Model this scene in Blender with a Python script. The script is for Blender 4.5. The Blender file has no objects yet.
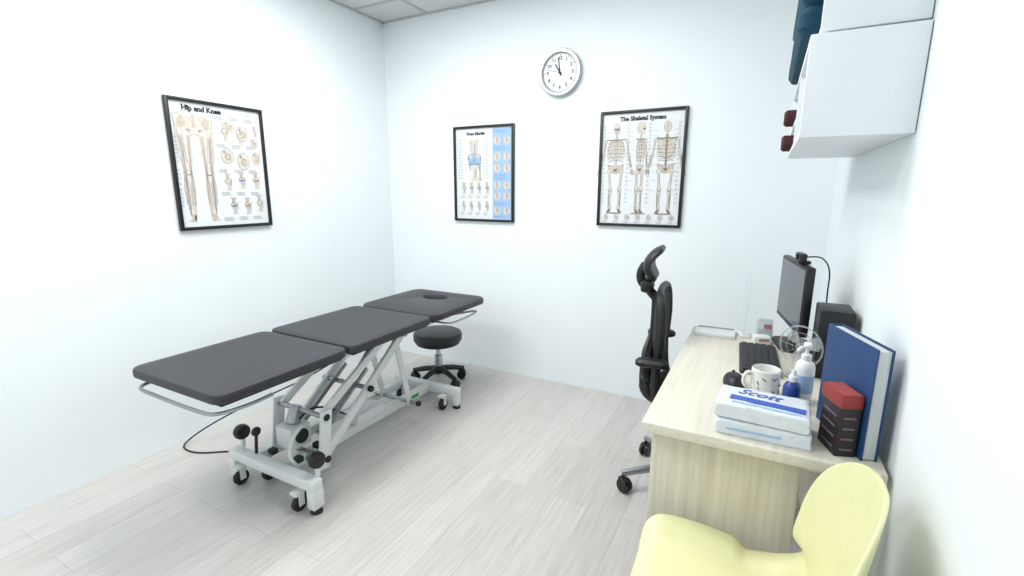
import bpy, bmesh, math, random
from mathutils import Vector, Matrix, Euler, noise
random.seed(7)
PI=math.pi
scene=bpy.context.scene
COL=scene.collection
W=2.95; H=2.55; YF=-3.6

# ------------------------------------------------------------------ materials
def lin(c):
    def f(v):
        v/=255.0
        return v/12.92 if v<=0.04045 else ((v+0.055)/1.055)**2.4
    return (f(c[0]),f(c[1]),f(c[2]),1)
def mat(name,rgb,rough=0.5,metal=0.0,var=0.04,scale=20,bump=0.0,stretch=(1,1,1),spec=0.5,alpha=1.0,trans=0.0,bscale=None):
    m=bpy.data.materials.new(name); m.use_nodes=True
    nt=m.node_tree; b=nt.nodes['Principled BSDF']
    b.inputs['Roughness'].default_value=rough; b.inputs['Metallic'].default_value=metal
    b.inputs['Specular IOR Level'].default_value=spec
    if trans: b.inputs['Transmission Weight'].default_value=trans
    if alpha<1: b.inputs['Alpha'].default_value=alpha
    tc=nt.nodes.new('ShaderNodeTexCoord'); mp=nt.nodes.new('ShaderNodeMapping')
    mp.inputs['Scale'].default_value=stretch
    nt.links.new(tc.outputs['Object'],mp.inputs['Vector'])
    n=nt.nodes.new('ShaderNodeTexNoise'); n.inputs['Scale'].default_value=scale; n.inputs['Detail'].default_value=4
    nt.links.new(mp.outputs['Vector'],n.inputs['Vector'])
    r=nt.nodes.new('ShaderNodeValToRGB')
    c=lin(rgb)
    r.color_ramp.elements[0].position=0.3; r.color_ramp.elements[1].position=0.7
    r.color_ramp.elements[0].color=tuple(max(0,v*(1-var)) for v in c[:3])+(1,)
    r.color_ramp.elements[1].color=tuple(min(1,v*(1+var)) for v in c[:3])+(1,)
    nt.links.new(n.outputs['Fac'],r.inputs['Fac']); nt.links.new(r.outputs['Color'],b.inputs['Base Color'])
    if bump:
        bp=nt.nodes.new('ShaderNodeBump'); bp.inputs['Strength'].default_value=bump; bp.inputs['Distance'].default_value=0.002
        if bscale:
            n2=nt.nodes.new('ShaderNodeTexNoise'); n2.inputs['Scale'].default_value=bscale
            nt.links.new(mp.outputs['Vector'],n2.inputs['Vector']); nt.links.new(n2.outputs['Fac'],bp.inputs['Height'])
        else: nt.links.new(n.outputs['Fac'],bp.inputs['Height'])
        nt.links.new(bp.outputs['Normal'],b.inputs['Normal'])
    return m
def wood_floor():
    m=bpy.data.materials.new('pale_grey_planks'); m.use_nodes=True
    nt=m.node_tree; b=nt.nodes['Principled BSDF']; b.inputs['Roughness'].default_value=0.42
    tc=nt.nodes.new('ShaderNodeTexCoord')
    mp=nt.nodes.new('ShaderNodeMapping'); mp.inputs['Rotation'].default_value=(0,0,PI/2)
    nt.links.new(tc.outputs['Object'],mp.inputs['Vector'])
    br=nt.nodes.new('ShaderNodeTexBrick')
    br.inputs['Scale'].default_value=1.0; br.inputs['Brick Width'].default_value=1.2; br.inputs['Row Height'].default_value=0.15
    br.inputs['Mortar Size'].default_value=0.0011; br.inputs['Mortar Smooth'].default_value=0.4; br.offset=0.37
    br.inputs['Color1'].default_value=lin((210,207,203)); br.inputs['Color2'].default_value=lin((199,196,192)); br.inputs['Mortar'].default_value=lin((170,167,163))
    nt.links.new(mp.outputs['Vector'],br.inputs['Vector'])
    mp2=nt.nodes.new('ShaderNodeMapping'); mp2.inputs['Scale'].default_value=(38,1.6,1)
    nt.links.new(tc.outputs['Object'],mp2.inputs['Vector'])
    n=nt.nodes.new('ShaderNodeTexNoise'); n.inputs['Scale'].default_value=2.2; n.inputs['Detail'].default_value=7; n.inputs['Roughness'].default_value=0.66
    nt.links.new(mp2.outputs['Vector'],n.inputs['Vector'])
    r=nt.nodes.new('ShaderNodeValToRGB'); r.color_ramp.elements[0].position=0.3; r.color_ramp.elements[1].position=0.68
    r.color_ramp.elements[0].color=(0.71,0.70,0.69,1); r.color_ramp.elements[1].color=(1.03,1.03,1.03,1)
    nt.links.new(n.outputs['Fac'],r.inputs['Fac'])
    mx=nt.nodes.new('ShaderNodeMix'); mx.data_type='RGBA'; mx.blend_type='MULTIPLY'; mx.inputs[0].default_value=0.72
    nt.links.new(br.outputs['Color'],mx.inputs[6]); nt.links.new(r.outputs['Color'],mx.inputs[7])
    nt.links.new(mx.outputs[2],b.inputs['Base Color'])
    bp=nt.nodes.new('ShaderNodeBump'); bp.inputs['Strength'].default_value=0.1; bp.inputs['Distance'].default_value=0.002
    nt.links.new(n.outputs['Fac'],bp.inputs['Height']); nt.links.new(bp.outputs['Normal'],b.inputs['Normal'])
    return m
M={}
M['wall']=mat('wall_paint',(238,244,246),0.75,var=0.01,scale=3,bump=0.05,bscale=160)
M['ceil']=mat('ceiling_tile',(208,212,210),0.9,var=0.03,scale=60,bump=0.15)
M['tbar']=mat('ceiling_bar',(180,184,182),0.5)
M['floor']=wood_floor()
M['vinyl']=mat('charcoal_vinyl',(49,48,52),0.5,var=0.06,scale=40,bump=0.12,bscale=240)
M['vinyl2']=mat('black_vinyl',(34,33,36),0.42,var=0.06,scale=40,bump=0.1,bscale=240)
M['whitemetal']=mat('white_powder_coat',(226,230,230),0.35,var=0.02)
M['chrome']=mat('chrome',(190,192,196),0.2,metal=1.0,var=0.02)
M['darkchrome']=mat('dull_black_metal',(48,48,51),0.35,metal=0.4,var=0.05)
M['steel']=mat('brushed_steel',(160,162,166),0.35,metal=0.9,var=0.05)
M['black']=mat('black_plastic',(20,20,22),0.45,var=0.1)
M['blackmesh']=mat('black_mesh_fabric',(20,20,22),0.8,var=0.25,scale=300,bump=0.3)
M['rubber']=mat('dark_rubber',(30,30,32),0.7,var=0.1)
M['frame']=mat('black_frame_wood',(20,19,19),0.4,var=0.1)
M['paper']=mat('poster_paper',(226,230,232),0.6,var=0.01)
M['ink']=mat('black_ink',(22,20,22),0.6)
M['greyink']=mat('grey_ink',(150,150,156),0.7)
M['bone']=mat('bone_tan_ink',(196,184,168),0.7,var=0.14,scale=60)
M['bone2']=mat('bone_cream_ink',(211,204,194),0.7,var=0.10,scale=60)
M['bonedark']=mat('bone_brown_ink',(132,119,107),0.7,var=0.15,scale=60)
M['redink']=mat('red_ink',(182,122,112),0.7)
M['blueink']=mat('light_blue_ink',(156,188,224),0.7,var=0.03)
M['blueink2']=mat('mid_blue_ink',(88,120,184),0.7)
M['desk']=mat('pale_ash_laminate',(215,210,195),0.45,var=0.08,scale=3,stretch=(26,1.2,26))
M['deskv']=mat('pale_ash_laminate_upright',(208,201,182),0.45,var=0.11,scale=3,stretch=(26,26,1.2))
M['yellow']=mat('pale_yellow_plastic',(229,227,178),0.38,var=0.02)
M['cabinet']=mat('white_melamine',(234,238,241),0.4,var=0.01)
M['teal']=mat('teal_cloth',(16,66,86),0.9,var=0.2,scale=90,bump=0.4)
M['maroon']=mat('maroon_foam',(62,20,28),0.6,var=0.1)
M['navy']=mat('navy_binder',(28,62,110),0.5,var=0.08,scale=120,bump=0.1)
M['pages']=mat('page_edges',(204,208,206),0.8,var=0.1,scale=4,stretch=(60,60,1))
M['red']=mat('red_card',(142,48,44),0.5,var=0.08)
M['redl']=mat('salmon_card',(170,80,72),0.5,var=0.08)
M['boxblack']=mat('black_card',(34,30,34),0.5,var=0.1)
M['boxprint']=mat('box_print_grey',(120,96,98),0.5,var=0.1)
M['ceramic']=mat('white_ceramic',(228,228,224),0.2,var=0.01)
M['mugblue']=mat('mug_print_blue',(86,98,128),0.4)
M['bottlewhite']=mat('white_bottle_plastic',(228,231,234),0.3,var=0.01)
M['bottleblue']=mat('deep_blue_plastic',(32,62,140),0.3,var=0.05)
M['pack']=mat('white_plastic_wrap',(218,223,230),0.25,var=0.05,bump=0.8,bscale=45)
M['packblue']=mat('pack_print_blue',(44,86,182),0.35)
M['clear']=mat('clear_acrylic',(225,235,238),0.08,trans=0.9,var=0.01,alpha=0.4)
M['smoke']=mat('pale_clear_plastic',(206,213,215),0.15,trans=0.5,var=0.02,alpha=0.45)
M['screen']=mat('dark_screen',(58,64,72),0.12,var=0.04,scale=4)
M['green']=mat('green_sticker',(58,160,84),0.5)
M['silver']=mat('silver_plastic',(176,178,182),0.3,metal=0.6,var=0.03)
M['face']=mat('clock_face_white',(232,236,236),0.5,var=0.01)
M['keys']=mat('key_caps',(40,40,44),0.55,var=0.1)
M['lens']=mat('lens_glass',(10,12,20),0.05)

# ------------------------------------------------------------------ mesh helpers
def spl(pts,n=6,closed=False):
    P=[Vector(p) for p in pts]; out=[]; N=len(P)
    rng=N if closed else N-1
    for i in range(rng):
        p0=P[(i-1)%N] if (closed or i>0) else P[0]; p1=P[i]; p2=P[(i+1)%N]; p3=P[(i+2)%N] if (closed or i+2<N) else P[-1]
        for k in range(n):
            t=k/n
            out.append(0.5*((2*p1)+(-p0+p2)*t+(2*p0-5*p1+4*p2-p3)*t*t+(-p0+3*p1-3*p2+p3)*t**3))
    if not closed: out.append(P[-1])
    return out
def rrect(w,h,r,n=6):
    out=[]
    for cx,cy,a0 in ((w/2-r,h/2-r,0),(-w/2+r,h/2-r,PI/2),(-w/2+r,-h/2+r,PI),(w/2-r,-h/2+r,1.5*PI)):
        for k in range(n+1):
            a=a0+PI/2*k/n; out.append((cx+r*math.cos(a),cy+r*math.sin(a)))
    return out
class MB:
    def __init__(s): s.bm=bmesh.new()
    def _mi(s,faces,mi):
        for f in faces: f.material_index=mi
    def box(s,c,d,rot=(0,0,0),bev=0.0,mi=0,seg=2):
        r=bmesh.ops.create_cube(s.bm,size=1.0)
        vs=r['verts']
        mx=Matrix.Translation(c)@Euler(rot).to_matrix().to_4x4()@Matrix.Diagonal((d[0],d[1],d[2],1))
        bmesh.ops.transform(s.bm,matrix=mx,verts=vs)
        fs=set(f for v in vs for f in v.link_faces)
        s._mi(fs,mi)
        if bev>0:
            es=list(set(e for v in vs for e in v.link_edges))
            bmesh.ops.bevel(s.bm,geom=es,offset=bev,segments=seg,affect='EDGES',profile=0.5,clamp_overlap=True)
        return s
    def loft(s,rings,mi=0,cap0=True,cap1=True,closed=False):
        R=[[s.bm.verts.new(p) for p in ring] for ring in rings]
        n=len(R[0]); fs=[]
        pairs=list(zip(R,R[1:]))
        if closed: pairs.append((R[-1],R[0]))
        for a,b in pairs:
            for i in range(n):
                j=(i+1)%n
                fs.append(s.bm.faces.new((a[i],a[j],b[j],b[i])))
        if not closed:
            if cap0: fs.append(s.bm.faces.new(R[0][::-1]))
            if cap1: fs.append(s.bm.faces.new(R[-1]))
        s._mi(fs,mi); return s
    def cyl(s,p0,p1,r0,r1=None,seg=20,mi=0,bev=0.0):
        if r1 is None: r1=r0
        p0=Vector(p0); p1=Vector(p1); d=(p1-p0); L=d.length; d.normalize()
        a=Vector((0,0,1)) if abs(d.z)<0.9 else Vector((1,0,0))
        u=d.cross(a).normalized(); v=d.cross(u)
        def ring(p,r): return [p+u*(r*math.cos(2*PI*k/seg))+v*(r*math.sin(2*PI*k/seg)) for k in range(seg)]
        if bev>0: rg=[ring(p0,r0-bev),ring(p0+d*bev,r0),ring(p1-d*bev,r1),ring(p1,r1-bev)]
        else: rg=[ring(p0,r0),ring(p1,r1)]
        return s.loft(rg,mi)
    def tube(s,pts,r,seg=10,mi=0,closed=False):
        P=[Vector(p) for p in pts]; n=len(P); rings=[]
        t0=(P[1]-P[0]).normalized()
        a=Vector((0,0,1)) if abs(t0.z)<0.9 else Vector((1,0,0))
        u=t0.cross(a).normalized()
        for i in range(n):
            if closed: t=(P[(i+1)%n]-P[i-1]).normalized()
            else: t=(P[min(i+1,n-1)]-P[max(i-1,0)]).normalized()
            u=(u-t*u.dot(t)).normalized(); v=t.cross(u)
            rr=r[i] if isinstance(r,(list,tuple)) else r
            rings.append([P[i]+u*(rr*math.cos(2*PI*k/seg))+v*(rr*math.sin(2*PI*k/seg)) for k in range(seg)])
        return s.loft(rings,mi,closed=closed)
    def lathe(s,prof,c=(0,0,0),seg=32,mi=0,axis='z',closed=False):
        c=Vector(c); rings=[]
        for r,z in prof:
            ring=[]
            for k in range(seg):
                a=2*PI*k/seg; x,y=r*math.cos(a),r*math.sin(a)
                if axis=='z': p=Vector((x,y,z))
                elif axis=='y': p=Vector((x,z,y))
                else: p=Vector((z,x,y))
                ring.append(c+p)
            rings.append(ring)
        return s.loft(rings,mi,closed=closed)
    def sphere(s,c,r,sc=(1,1,1),mi=0,seg=20):
        q=bmesh.ops.create_uvsphere(s.bm,u_segments=seg,v_segments=seg//2,radius=r)
        bmesh.ops.transform(s.bm,matrix=Matrix.Translation(c)@Matrix.Diagonal((sc[0],sc[1],sc[2],1)),verts=q['verts'])
        s._mi(set(f for v in q['verts'] for f in v.link_faces),mi); return s
    def bar(s,p0,p1,w,h,mi=0,bev=0.003,up=(0,0,1)):
        p0=Vector(p0);p1=Vector(p1);d=p1-p0;L=d.length
        y=d.normalized(); z=Vector(up)
        x=y.cross(z)
        if x.length<1e-4: x=y.cross(Vector((1,0,0)))
        x.normalize(); z=x.cross(y)
        r=bmesh.ops.create_cube(s.bm,size=1.0); vs=r['verts']
        mx=Matrix.Translation((p0+p1)/2)@Matrix((x,y,z)).transposed().to_4x4()@Matrix.Diagonal((w,L,h,1))
        bmesh.ops.transform(s.bm,matrix=mx,verts=vs)
        s._mi(set(f for v in vs for f in v.link_faces),mi)
        if bev: bmesh.ops.bevel(s.bm,geom=list(set(e for v in vs for e in v.link_edges)),offset=bev,segments=2,affect='EDGES',profile=0.5,clamp_overlap=True)
        return s
    def rslab(s,w,d,r,prof,c=(0,0,0),mi=0,n=6):
        """rounded rectangle slab, prof = list of (inset,z)"""
        rings=[]
        for ins,z in prof:
            rings.append([Vector((c[0]+x,c[1]+y,c[2]+z)) for x,y in rrect(w-2*ins,d-2*ins,max(0.002,r-ins*0.6),n)])
        return s.loft(rings,mi)
    def build(s,name,mats,parent=None,smooth=True,ang=0.6):
        bmesh.ops.recalc_face_normals(s.bm,faces=s.bm.faces[:])
        if smooth:
            for f in s.bm.faces: f.smooth=True
            for e in s.bm.edges:
                if len(e.link_faces)==2 and e.calc_face_angle(0)>ang: e.smooth=False
        me=bpy.data.meshes.new(name); s.bm.to_mesh(me); s.bm.free()
        if not isinstance(mats,(list,tuple)): mats=[mats]
        for m in mats: me.materials.append(m)
        o=bpy.data.objects.new(name,me); COL.objects.link(o)
        if parent is not None: o.parent=parent
        return o
def thing(name,label,cat,loc=(0,0,0),rz=0,group=None):
    o=bpy.data.objects.new(name,None); COL.objects.link(o); o.location=loc; o.rotation_euler=(0,0,rz)
    o.empty_display_size=0.1
    o['label']=label; o['category']=cat
    if group: o['group']=group
    return o
def tag(o,label,cat,loc=None,rz=None,group=None):
    o['label']=label; o['category']=cat
    if group: o['group']=group
    if loc is not None: o.location=loc
    if rz is not None: o.rotation_euler=(0,0,rz)
    return o
def struct(o): o['kind']='structure'; return o
def text_mesh(body,size,mx,bold=0.0,ext=0.0003,align='CENTER',shear=0.0,serif=False):
    cu=bpy.data.curves.new('lettering','FONT'); cu.body=body; cu.size=size; cu.align_x=align; cu.align_y='CENTER'
    cu.extrude=ext; cu.offset=bold; cu.resolution_u=3; cu.shear=shear
    o=bpy.data.objects.new('lettering',cu); COL.objects.link(o)
    bpy.context.view_layer.update()
    dg=bpy.context.evaluated_depsgraph_get()
    me=bpy.data.meshes.new_from_object(o.evaluated_get(dg))
    if serif:
        bm=bmesh.new(); bm.from_mesh(me)
        zt=max(v.co.z for v in bm.verts); done=set(); add=[]
        for e in bm.edges:
            a,b=e.verts[0].co,e.verts[1].co
            if abs(a.z-zt)>1e-6 or abs(b.z-zt)>1e-6: continue
            L=abs(a.x-b.x)
            if abs(a.y-b.y)<1e-5 and 0.06*size<L<0.22*size:
                key=(round((a.x+b.x)/2,5),round(a.y,5))
                if key in done: continue
                done.add(key)
                fy=[f.calc_center_median().y for f in e.link_faces if abs(f.normal.z)>0.5]
                if not fy: continue
                add.append(((a.x+b.x)/2,a.y,L,1 if fy[0]>a.y else -1))
        for x,y,L,dr in add:
            w2=L*1.05; hh=size*0.055
            bm.faces.new([bm.verts.new((x+sx*w2,y+dr*q,zt)) for sx,q in ((-1,0),(1,0),(1,hh),(-1,hh))])
        bm.to_mesh(me); bm.free()
    me.transform(mx)
    bpy.data.objects.remove(o); bpy.data.curves.remove(cu)
    return me
def text(name,body,size,mx,m,parent,bold=0.0,ext=0.0003,align='CENTER',shear=0.0,serif=False):
    me=text_mesh(body,size,mx,bold,ext,align,shear,serif); me.materials.clear(); me.materials.append(m)
    for f in me.polygons: f.material_index=0
    o=bpy.data.objects.new(name,me); COL.objects.link(o); o.parent=parent; return o
RX=Matrix.Rotation(PI/2,4,'X')
def T(x,y,z): return Matrix.Translation((x,y,z))

# ------------------------------------------------------------------ room
def plain(name,c,d,m): return struct(MB().box(c,d).build(name,m,smooth=False))
t=0.1
plain('floor',(W/2,YF/2,-t/2),(W+2*t,-YF+2*t,t),M['floor'])
plain('ceiling',(W/2,YF/2,H+t/2),(W+2*t,-YF+2*t,t),M['ceil'])
plain('wall_back',(W/2,t/2,H/2),(W,t,H),M['wall'])
plain('wall_front',(W/2,YF-t/2,H/2),(W,t,H),M['wall'])
plain('wall_left',(-t/2,YF/2,H/2),(t,-YF+2*t,H),M['wall'])
plain('wall_right',(W+t/2,YF/2,H/2),(t,-YF+2*t,H),M['wall'])
g=MB()
for k in range(6):
    y=-0.30-0.6*k
    if y>YF: g.box((W/2,y,H-0.002),(W,0.024,0.004))
for k in range(5):
    x=0.42+0.6*k
    if x<W: g.box((x,YF/2,H-0.0022),(0.024,-YF,0.004))
g.box((0.011,YF/2,H-0.003),(0.022,-YF,0.006)); g.box((W/2,-0.011,H-0.003),(W,0.022,0.006))
struct(g.build('trim_1',M['tbar'],smooth=False))

# ------------------------------------------------------------------ treatment couch
cx,cy=0.835,-1.27
couch=thing('treatment_couch','charcoal three-section treatment table on white lifting frame','treatment table',(cx,cy,0))
CW=0.575; ZT=0.662; TH=0.039
def cushion(y0,y1,hole=False):
    d=y1-y0; c=(0,(y0+y1)/2,ZT-TH)
    prof=[(0.010,0),(0.003,0.003),(0,0.009),(0,TH-0.010),(0.003,TH-0.003),(0.010,TH-0.0005),(0.05,TH),(0.12,TH)]
    m=MB()
    if not hole:
        m.rslab(CW,d,0.048,prof,c,n=8)
    else:
        n=8; rings=[]
        for ins,z in prof[:-2]:
            rings.append([Vector((c[0]+x,c[1]+y,c[2]+z)) for x,y in rrect(CW-2*ins,d-2*ins,max(0.002,0.075-ins*0.6),n)])
        NN=4*(n+1)
        def oval(a,b,z):
            return [Vector((c[0]-0.005+a*math.cos(2*PI*(i+.5)/NN),c[1]+0.11+b*math.sin(2*PI*(i+.5)/NN),c[2]+z)) for i in range(NN)]
        rings+= [oval(0.098,0.068,TH),oval(0.090,0.060,TH-0.004),oval(0.086,0.056,TH-0.012),oval(0.084,0.054,0)]
        m.loft(rings,closed=True)
    return m
for y0,y1,hl in ((-0.852,-0.278,False),(-0.264,0.314,False),(0.328,0.885,True)):
    o=cushion(y0,y1,hl).build('cushion',M['vinyl'],couch)
    if hl: o['label']='head cushion with an oval face hole'
    b=MB()
    if hl: b.box((0,0.46,ZT-TH-0.007),(CW-0.08,0.20,0.012),bev=0.003)
    else: b.box((0,(y0+y1)/2,ZT-TH-0.007),(CW-0.05,y1-y0-0.05,0.012),bev=0.003)
    b.build('cushion_board',M['black'],couch)
zf=ZT-TH-0.013-0.013
u=MB()
for sx in (-1,1):
    u.bar((sx*0.19,-0.78,zf),(sx*0.19,0.60,zf),0.026,0.026)
for y in (-0.76,-0.32,-0.23,0.25,0.36,0.56): u.bar((-0.19,y,zf),(0.19,y,zf),0.024,0.022)
u.build('upper_frame',M['whitemetal'],couch)
hz=zf-0.012
MB().tube(spl([(-0.26,-0.58,hz),(-0.265,-0.75,hz),(-0.24,-0.838,hz),(-0.1,-0.852,hz),(0.17,-0.852,hz),(0.245,-0.83,hz),(0.268,-0.74,hz),(0.262,-0.64,hz)],5),0.007,8).build('foot_rail',M['steel'],couch)
for sx in (-1,1):
    MB().tube(spl([(sx*0.2,0.43,zf),(sx*0.275,0.46,zf-0.01),(sx*0.298,0.53,zf-0.008),(sx*0.298,0.69,zf-0.005),(sx*0.275,0.74,zf),(sx*0.2,0.58,zf)],5),0.006,8).build('arm_bracket',M['steel'],couch)
YR=0.595
b=MB()
b.box((0.005,-0.5,0.128),(0.57,0.052,0.050),bev=0.007)
for x in (-0.258,0.268): b.box((x,-0.5,0.066),(0.044,0.056,0.086),bev=0.006)
fb=b.build('front_cross_bar',M['whitemetal'],couch)
for x in (-0.258,0.268): MB().cyl((x,-0.5,0),(x,-0.5,0.024),0.026,0.022,bev=0.003).build('foot_pad',M['rubber'],fb)
b=MB(); b.box((-0.0,YR,0.105),(0.50,0.05,0.05),bev=0.006)
for x in (-0.228,0.228): b.box((x,YR,0.052),(0.042,0.046,0.064),bev=0.005)
rb=b.build('rear_cross_bar',M['whitemetal'],couch)
for x in (-0.228,0.228): MB().cyl((x,YR,0),(x,YR,0.022),0.024,0.02,bev=0.003).build('foot_pad',M['rubber'],rb)
for x in (-0.17,0.02):
    bb_=MB().bar((x,-0.48,0.108),(x,YR-0.02,0.105),0.04,0.048).build('base_beam',M['whitemetal'],couch)
    if x>0:
        for yy in (0.40,-0.3): MB().box((0.041,yy,0.105),(0.002,0.12,0.022)).build('sticker',M['green'],bb_)
def frame_caster(x,yy,r=0.034):
    f=MB()
    f.box((x-0.017,yy,r+0.022),(0.004,0.026,0.054)); f.box((x+0.017,yy,r+0.022),(0.004,0.026,0.054)); f.box((x,yy-0.006,r+0.052),(0.040,0.044,0.012))
    fo=f.build('caster_fork',M['whitemetal'],couch)
    w=MB(); w.cyl((x-0.013,yy,r),(x+0.013,yy,r),r,seg=24,bev=0.005)
    w.build('caster_wheel',M['rubber'],fo)
for x in (-0.20,0.195): frame_caster(x,-0.525)
for x in (-0.12,0.14): frame_caster(x,-0.44)
for x in (-0.17,0.165): frame_caster(x,YR-0.055,0.036)
for x in (-0.248,0.256):
    k=MB(); k.cyl((x,-0.47,0.15),(x,-0.47,0.2),0.011); ks=k.build('knob_stem',M['whitemetal'],couch)
    MB().lathe([(0.012,-0.020),(0.032,-0.017),(0.036,-0.006),(0.036,0.006),(0.032,0.017),(0.012,0.020)],(x,-0.47,0.222),axis='x',seg=24).build('knob',M['black'],ks)
for sx in (-1,1):
    p=MB(); p.bar((sx*0.16,-0.36,0.09),(sx*0.16,-0.325,0.36),0.012,0.060,up=(0,1,0))
    p.build('pivot_bracket',M['whitemetal'],couch)
    MB().bar((sx*0.14,-0.34,0.13),(sx*0.14,0.22,0.57),0.020,0.042).build('lift_arm',M['whitemetal'],couch)
    MB().bar((sx*0.135,-0.33,0.33),(sx*0.135,0.08,0.575),0.018,0.038).build('lift_arm',M['whitemetal'],couch)
    MB().bar((sx*0.10,0.31,0.12),(sx*0.10,0.20,0.57),0.012,0.038,up=(0,1,0)).build('rear_link',M['whitemetal'],couch)
    MB().bar((sx*0.075,-0.30,0.20),(sx*0.075,0.02,0.43),0.010,0.022).build('thin_link',M['steel'],couch)
for y,z in ((-0.34,0.13),(-0.33,0.33),(0.22,0.57),(-0.05,0.36),(0.31,0.13)):
    MB().cyl((-0.17,y,z),(0.17,y,z),0.012,seg=16).build('pivot_rod',M['steel'],couch)
for y,z in ((-0.34,0.13),(-0.33,0.33),(-0.05,0.36),(0.31,0.13)):
    MB().cyl((0.152,y,z),(0.174,y,z),0.016,seg=16,bev=0.003).build('pivot_bolt',M['rubber'],couch)
p=MB(); p.cyl((0,-0.24,0.16),(0,-0.02,0.36),0.028,bev=0.004); p.cyl((0,-0.02,0.36),(0,0.13,0.50),0.014)
p.build('actuator',M['steel'],couch)
mc=MB().box((-0.03,-0.36,0.215),(0.11,0.11,0.11),bev=0.012).build('motor_housing',M['whitemetal'],couch)
MB().cyl((0.024,-0.36,0.22),(0.036,-0.36,0.22),0.034,bev=0.003).build('motor_cap',M['rubber'],mc)
MB().cyl((-0.03,-0.36,0.268),(-0.03,-0.33,0.345),0.034,0.028,bev=0.004).build('motor_drum',M['steel'],mc)
for x,y,z in ((0.10,-0.44,0.165),(-0.06,-0.45,0.165),(0.05,-0.30,0.15)): MB().box((x,y,z),(0.035,0.03,0.025),bev=0.004).build('dark_fitting',M['rubber'],couch)
MB().box((0.0,0.05,0.155),(0.11,0.20,0.055),bev=0.008).build('control_box',M['whitemetal'],couch)
MB().tube(spl([(0.10,-0.45,0.14),(0.10,-0.48,0.20),(0.10,-0.46,0.27),(0.10,-0.41,0.31)],6),0.007,8).build('lever',M['whitemetal'],couch)
MB().tube(spl([(0.02,-0.36,0.30),(0.03,-0.30,0.33),(0.03,-0.20,0.29),(0.02,-0.08,0.20),(0.0,0.0,0.17)],6),0.005,8).build('motor_lead',M['black'],couch)
MB().sphere((-0.13,-0.475,0.255),0.022,(0.7,1,1)).cyl((-0.13,-0.475,0.255),(-0.13,-0.485,0.15),0.007).build('pedal_knob',M['black'],couch)
pts=[(0.86,-1.30,0.53),(0.76,-1.36,0.46),(0.62,-1.40,0.37),(0.45,-1.44,0.28),(0.26,-1.52,0.18),(0.12,-1.62,0.09),(0.05,-1.70,0.025),(0.08,-1.75,0.006),(0.20,-1.74,0.005),(0.37,-1.63,0.005),(0.53,-1.60,0.010),(0.60,-1.62,0.05),(0.65,-1.65,0.10)]
MB().tube([(x-cx,y-cy,z) for x,y,z in spl(pts,8)],0.0040,8).build('power_cord',M['black'],couch)

# ------------------------------------------------------------------ stool
def caster(parent,x,y,r,rot):
    R=Matrix.Rotation(rot,4,'Z')
    m=MB()
    for s in (-1,1):
        m.cyl((s*0.004,0,r),(s*0.022,0,r),r,seg=20,bev=0.004)
    m.cyl((-0.006,0,r),(0.006,0,r),r*0.4,seg=12)
    m.box((0,-r*0.15,r*1.55),(0.03,r*1.5,r*1.0),bev=0.006)
    m.cyl((0,-r*0.3,r*1.6),(0,-r*0.3,r*2.5),0.007,seg=10)
    o=m.build('caster',M['black'],parent)
    o.data.transform(Matrix.Translation((x,y,0))@R@Matrix.Translation((0,r*0.3,0)))
    return o
stool=thing('rolling_stool','low round stool with black padded seat on black wheeled base','stool',(0.725,-0.40,0))
MB().lathe([(0.02,0.302),(0.13,0.302),(0.158,0.308),(0.166,0.320),(0.167,0.356),(0.162,0.370),(0.142,0.379),(0.02,0.381)],seg=48).build('seat',M['vinyl2'],stool)
MB().lathe([(0.02,0.290),(0.14,0.290),(0.15,0.295),(0.15,0.302),(0.02,0.302)],seg=40).build('seat_ring',M['black'],stool)
p=MB(); p.cyl((0,0,0.085),(0,0,0.21),0.028,bev=0.003); p.cyl((0,0,0.21),(0,0,0.291),0.016); p.build('post',M['chrome'],stool)
MB().lathe([(0.015,0.075),(0.042,0.078),(0.044,0.110),(0.032,0.128),(0.015,0.130)],seg=24).build('hub',M['darkchrome'],stool)
for k in range(5):
    a=math.radians(-18+72*k); ca,sa=math.cos(a),math.sin(a)
    lg=MB().tube([(0.02*ca,0.02*sa,0.105),(0.1*ca,0.1*sa,0.098),(0.185*ca,0.185*sa,0.078)],[0.021,0.019,0.016],12).build('base_leg',M['darkchrome'],stool)
    caster(lg,0.18*ca,0.18*sa,0.032,a+0.7*(k%2)+0.4)

# ------------------------------------------------------------------ office chair
oc=thing('office_chair','black mesh office chair with headrest tucked under the desk','chair',(2.46,-0.85,0),-PI/2+math.radians(6))
m=MB(); m.rslab(0.46,0.45,0.10,[(0.05,0.425),(0.01,0.432),(0,0.45),(0.004,0.478),(0.03,0.49),(0.10,0.488)],(0,0.05,0),n=8); m.build('seat',M['blackmesh'],oc)
MB().rslab(0.36,0.34,0.06,[(0.03,0.385),(0,0.392),(0,0.418),(0.01,0.425)],(0,0.03,0)).build('seat_pan',M['black'],oc)
def back_y(z):
    pr=[(0.50,-0.180),(0.60,-0.170),(0.68,-0.163),(0.78,-0.162),(0.88,-0.168),(0.95,-0.175)]
    for (z0,y0),(z1,y1) in zip(pr,pr[1:]):
        if z<=z1:
            q=(z-z0)/(z1-z0); return y0+(y1-y0)*q
    return pr[-1][1]
outline=[(-0.14,0.515),(0.14,0.515),(0.175,0.56),(0.185,0.66),(0.205,0.78),(0.20,0.87),(0.15,0.912),(0,0.92),(-0.15,0.912),(-0.20,0.87),(-0.205,0.78),(-0.185,0.66),(-0.175,0.56)]
ol=[(p.x,p.y) for p in spl([(a,b,0) for a,b in outline],4,True)]
def bp(x,z,dy=0.0): return Vector((x,back_y(z)+0.4*x*x+dy,z))
MB().tube([bp(x,z) for x,z in ol],0.014,10,closed=True).build('back_frame',M['black'],oc)
m=MB(); rings=[]
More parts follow.
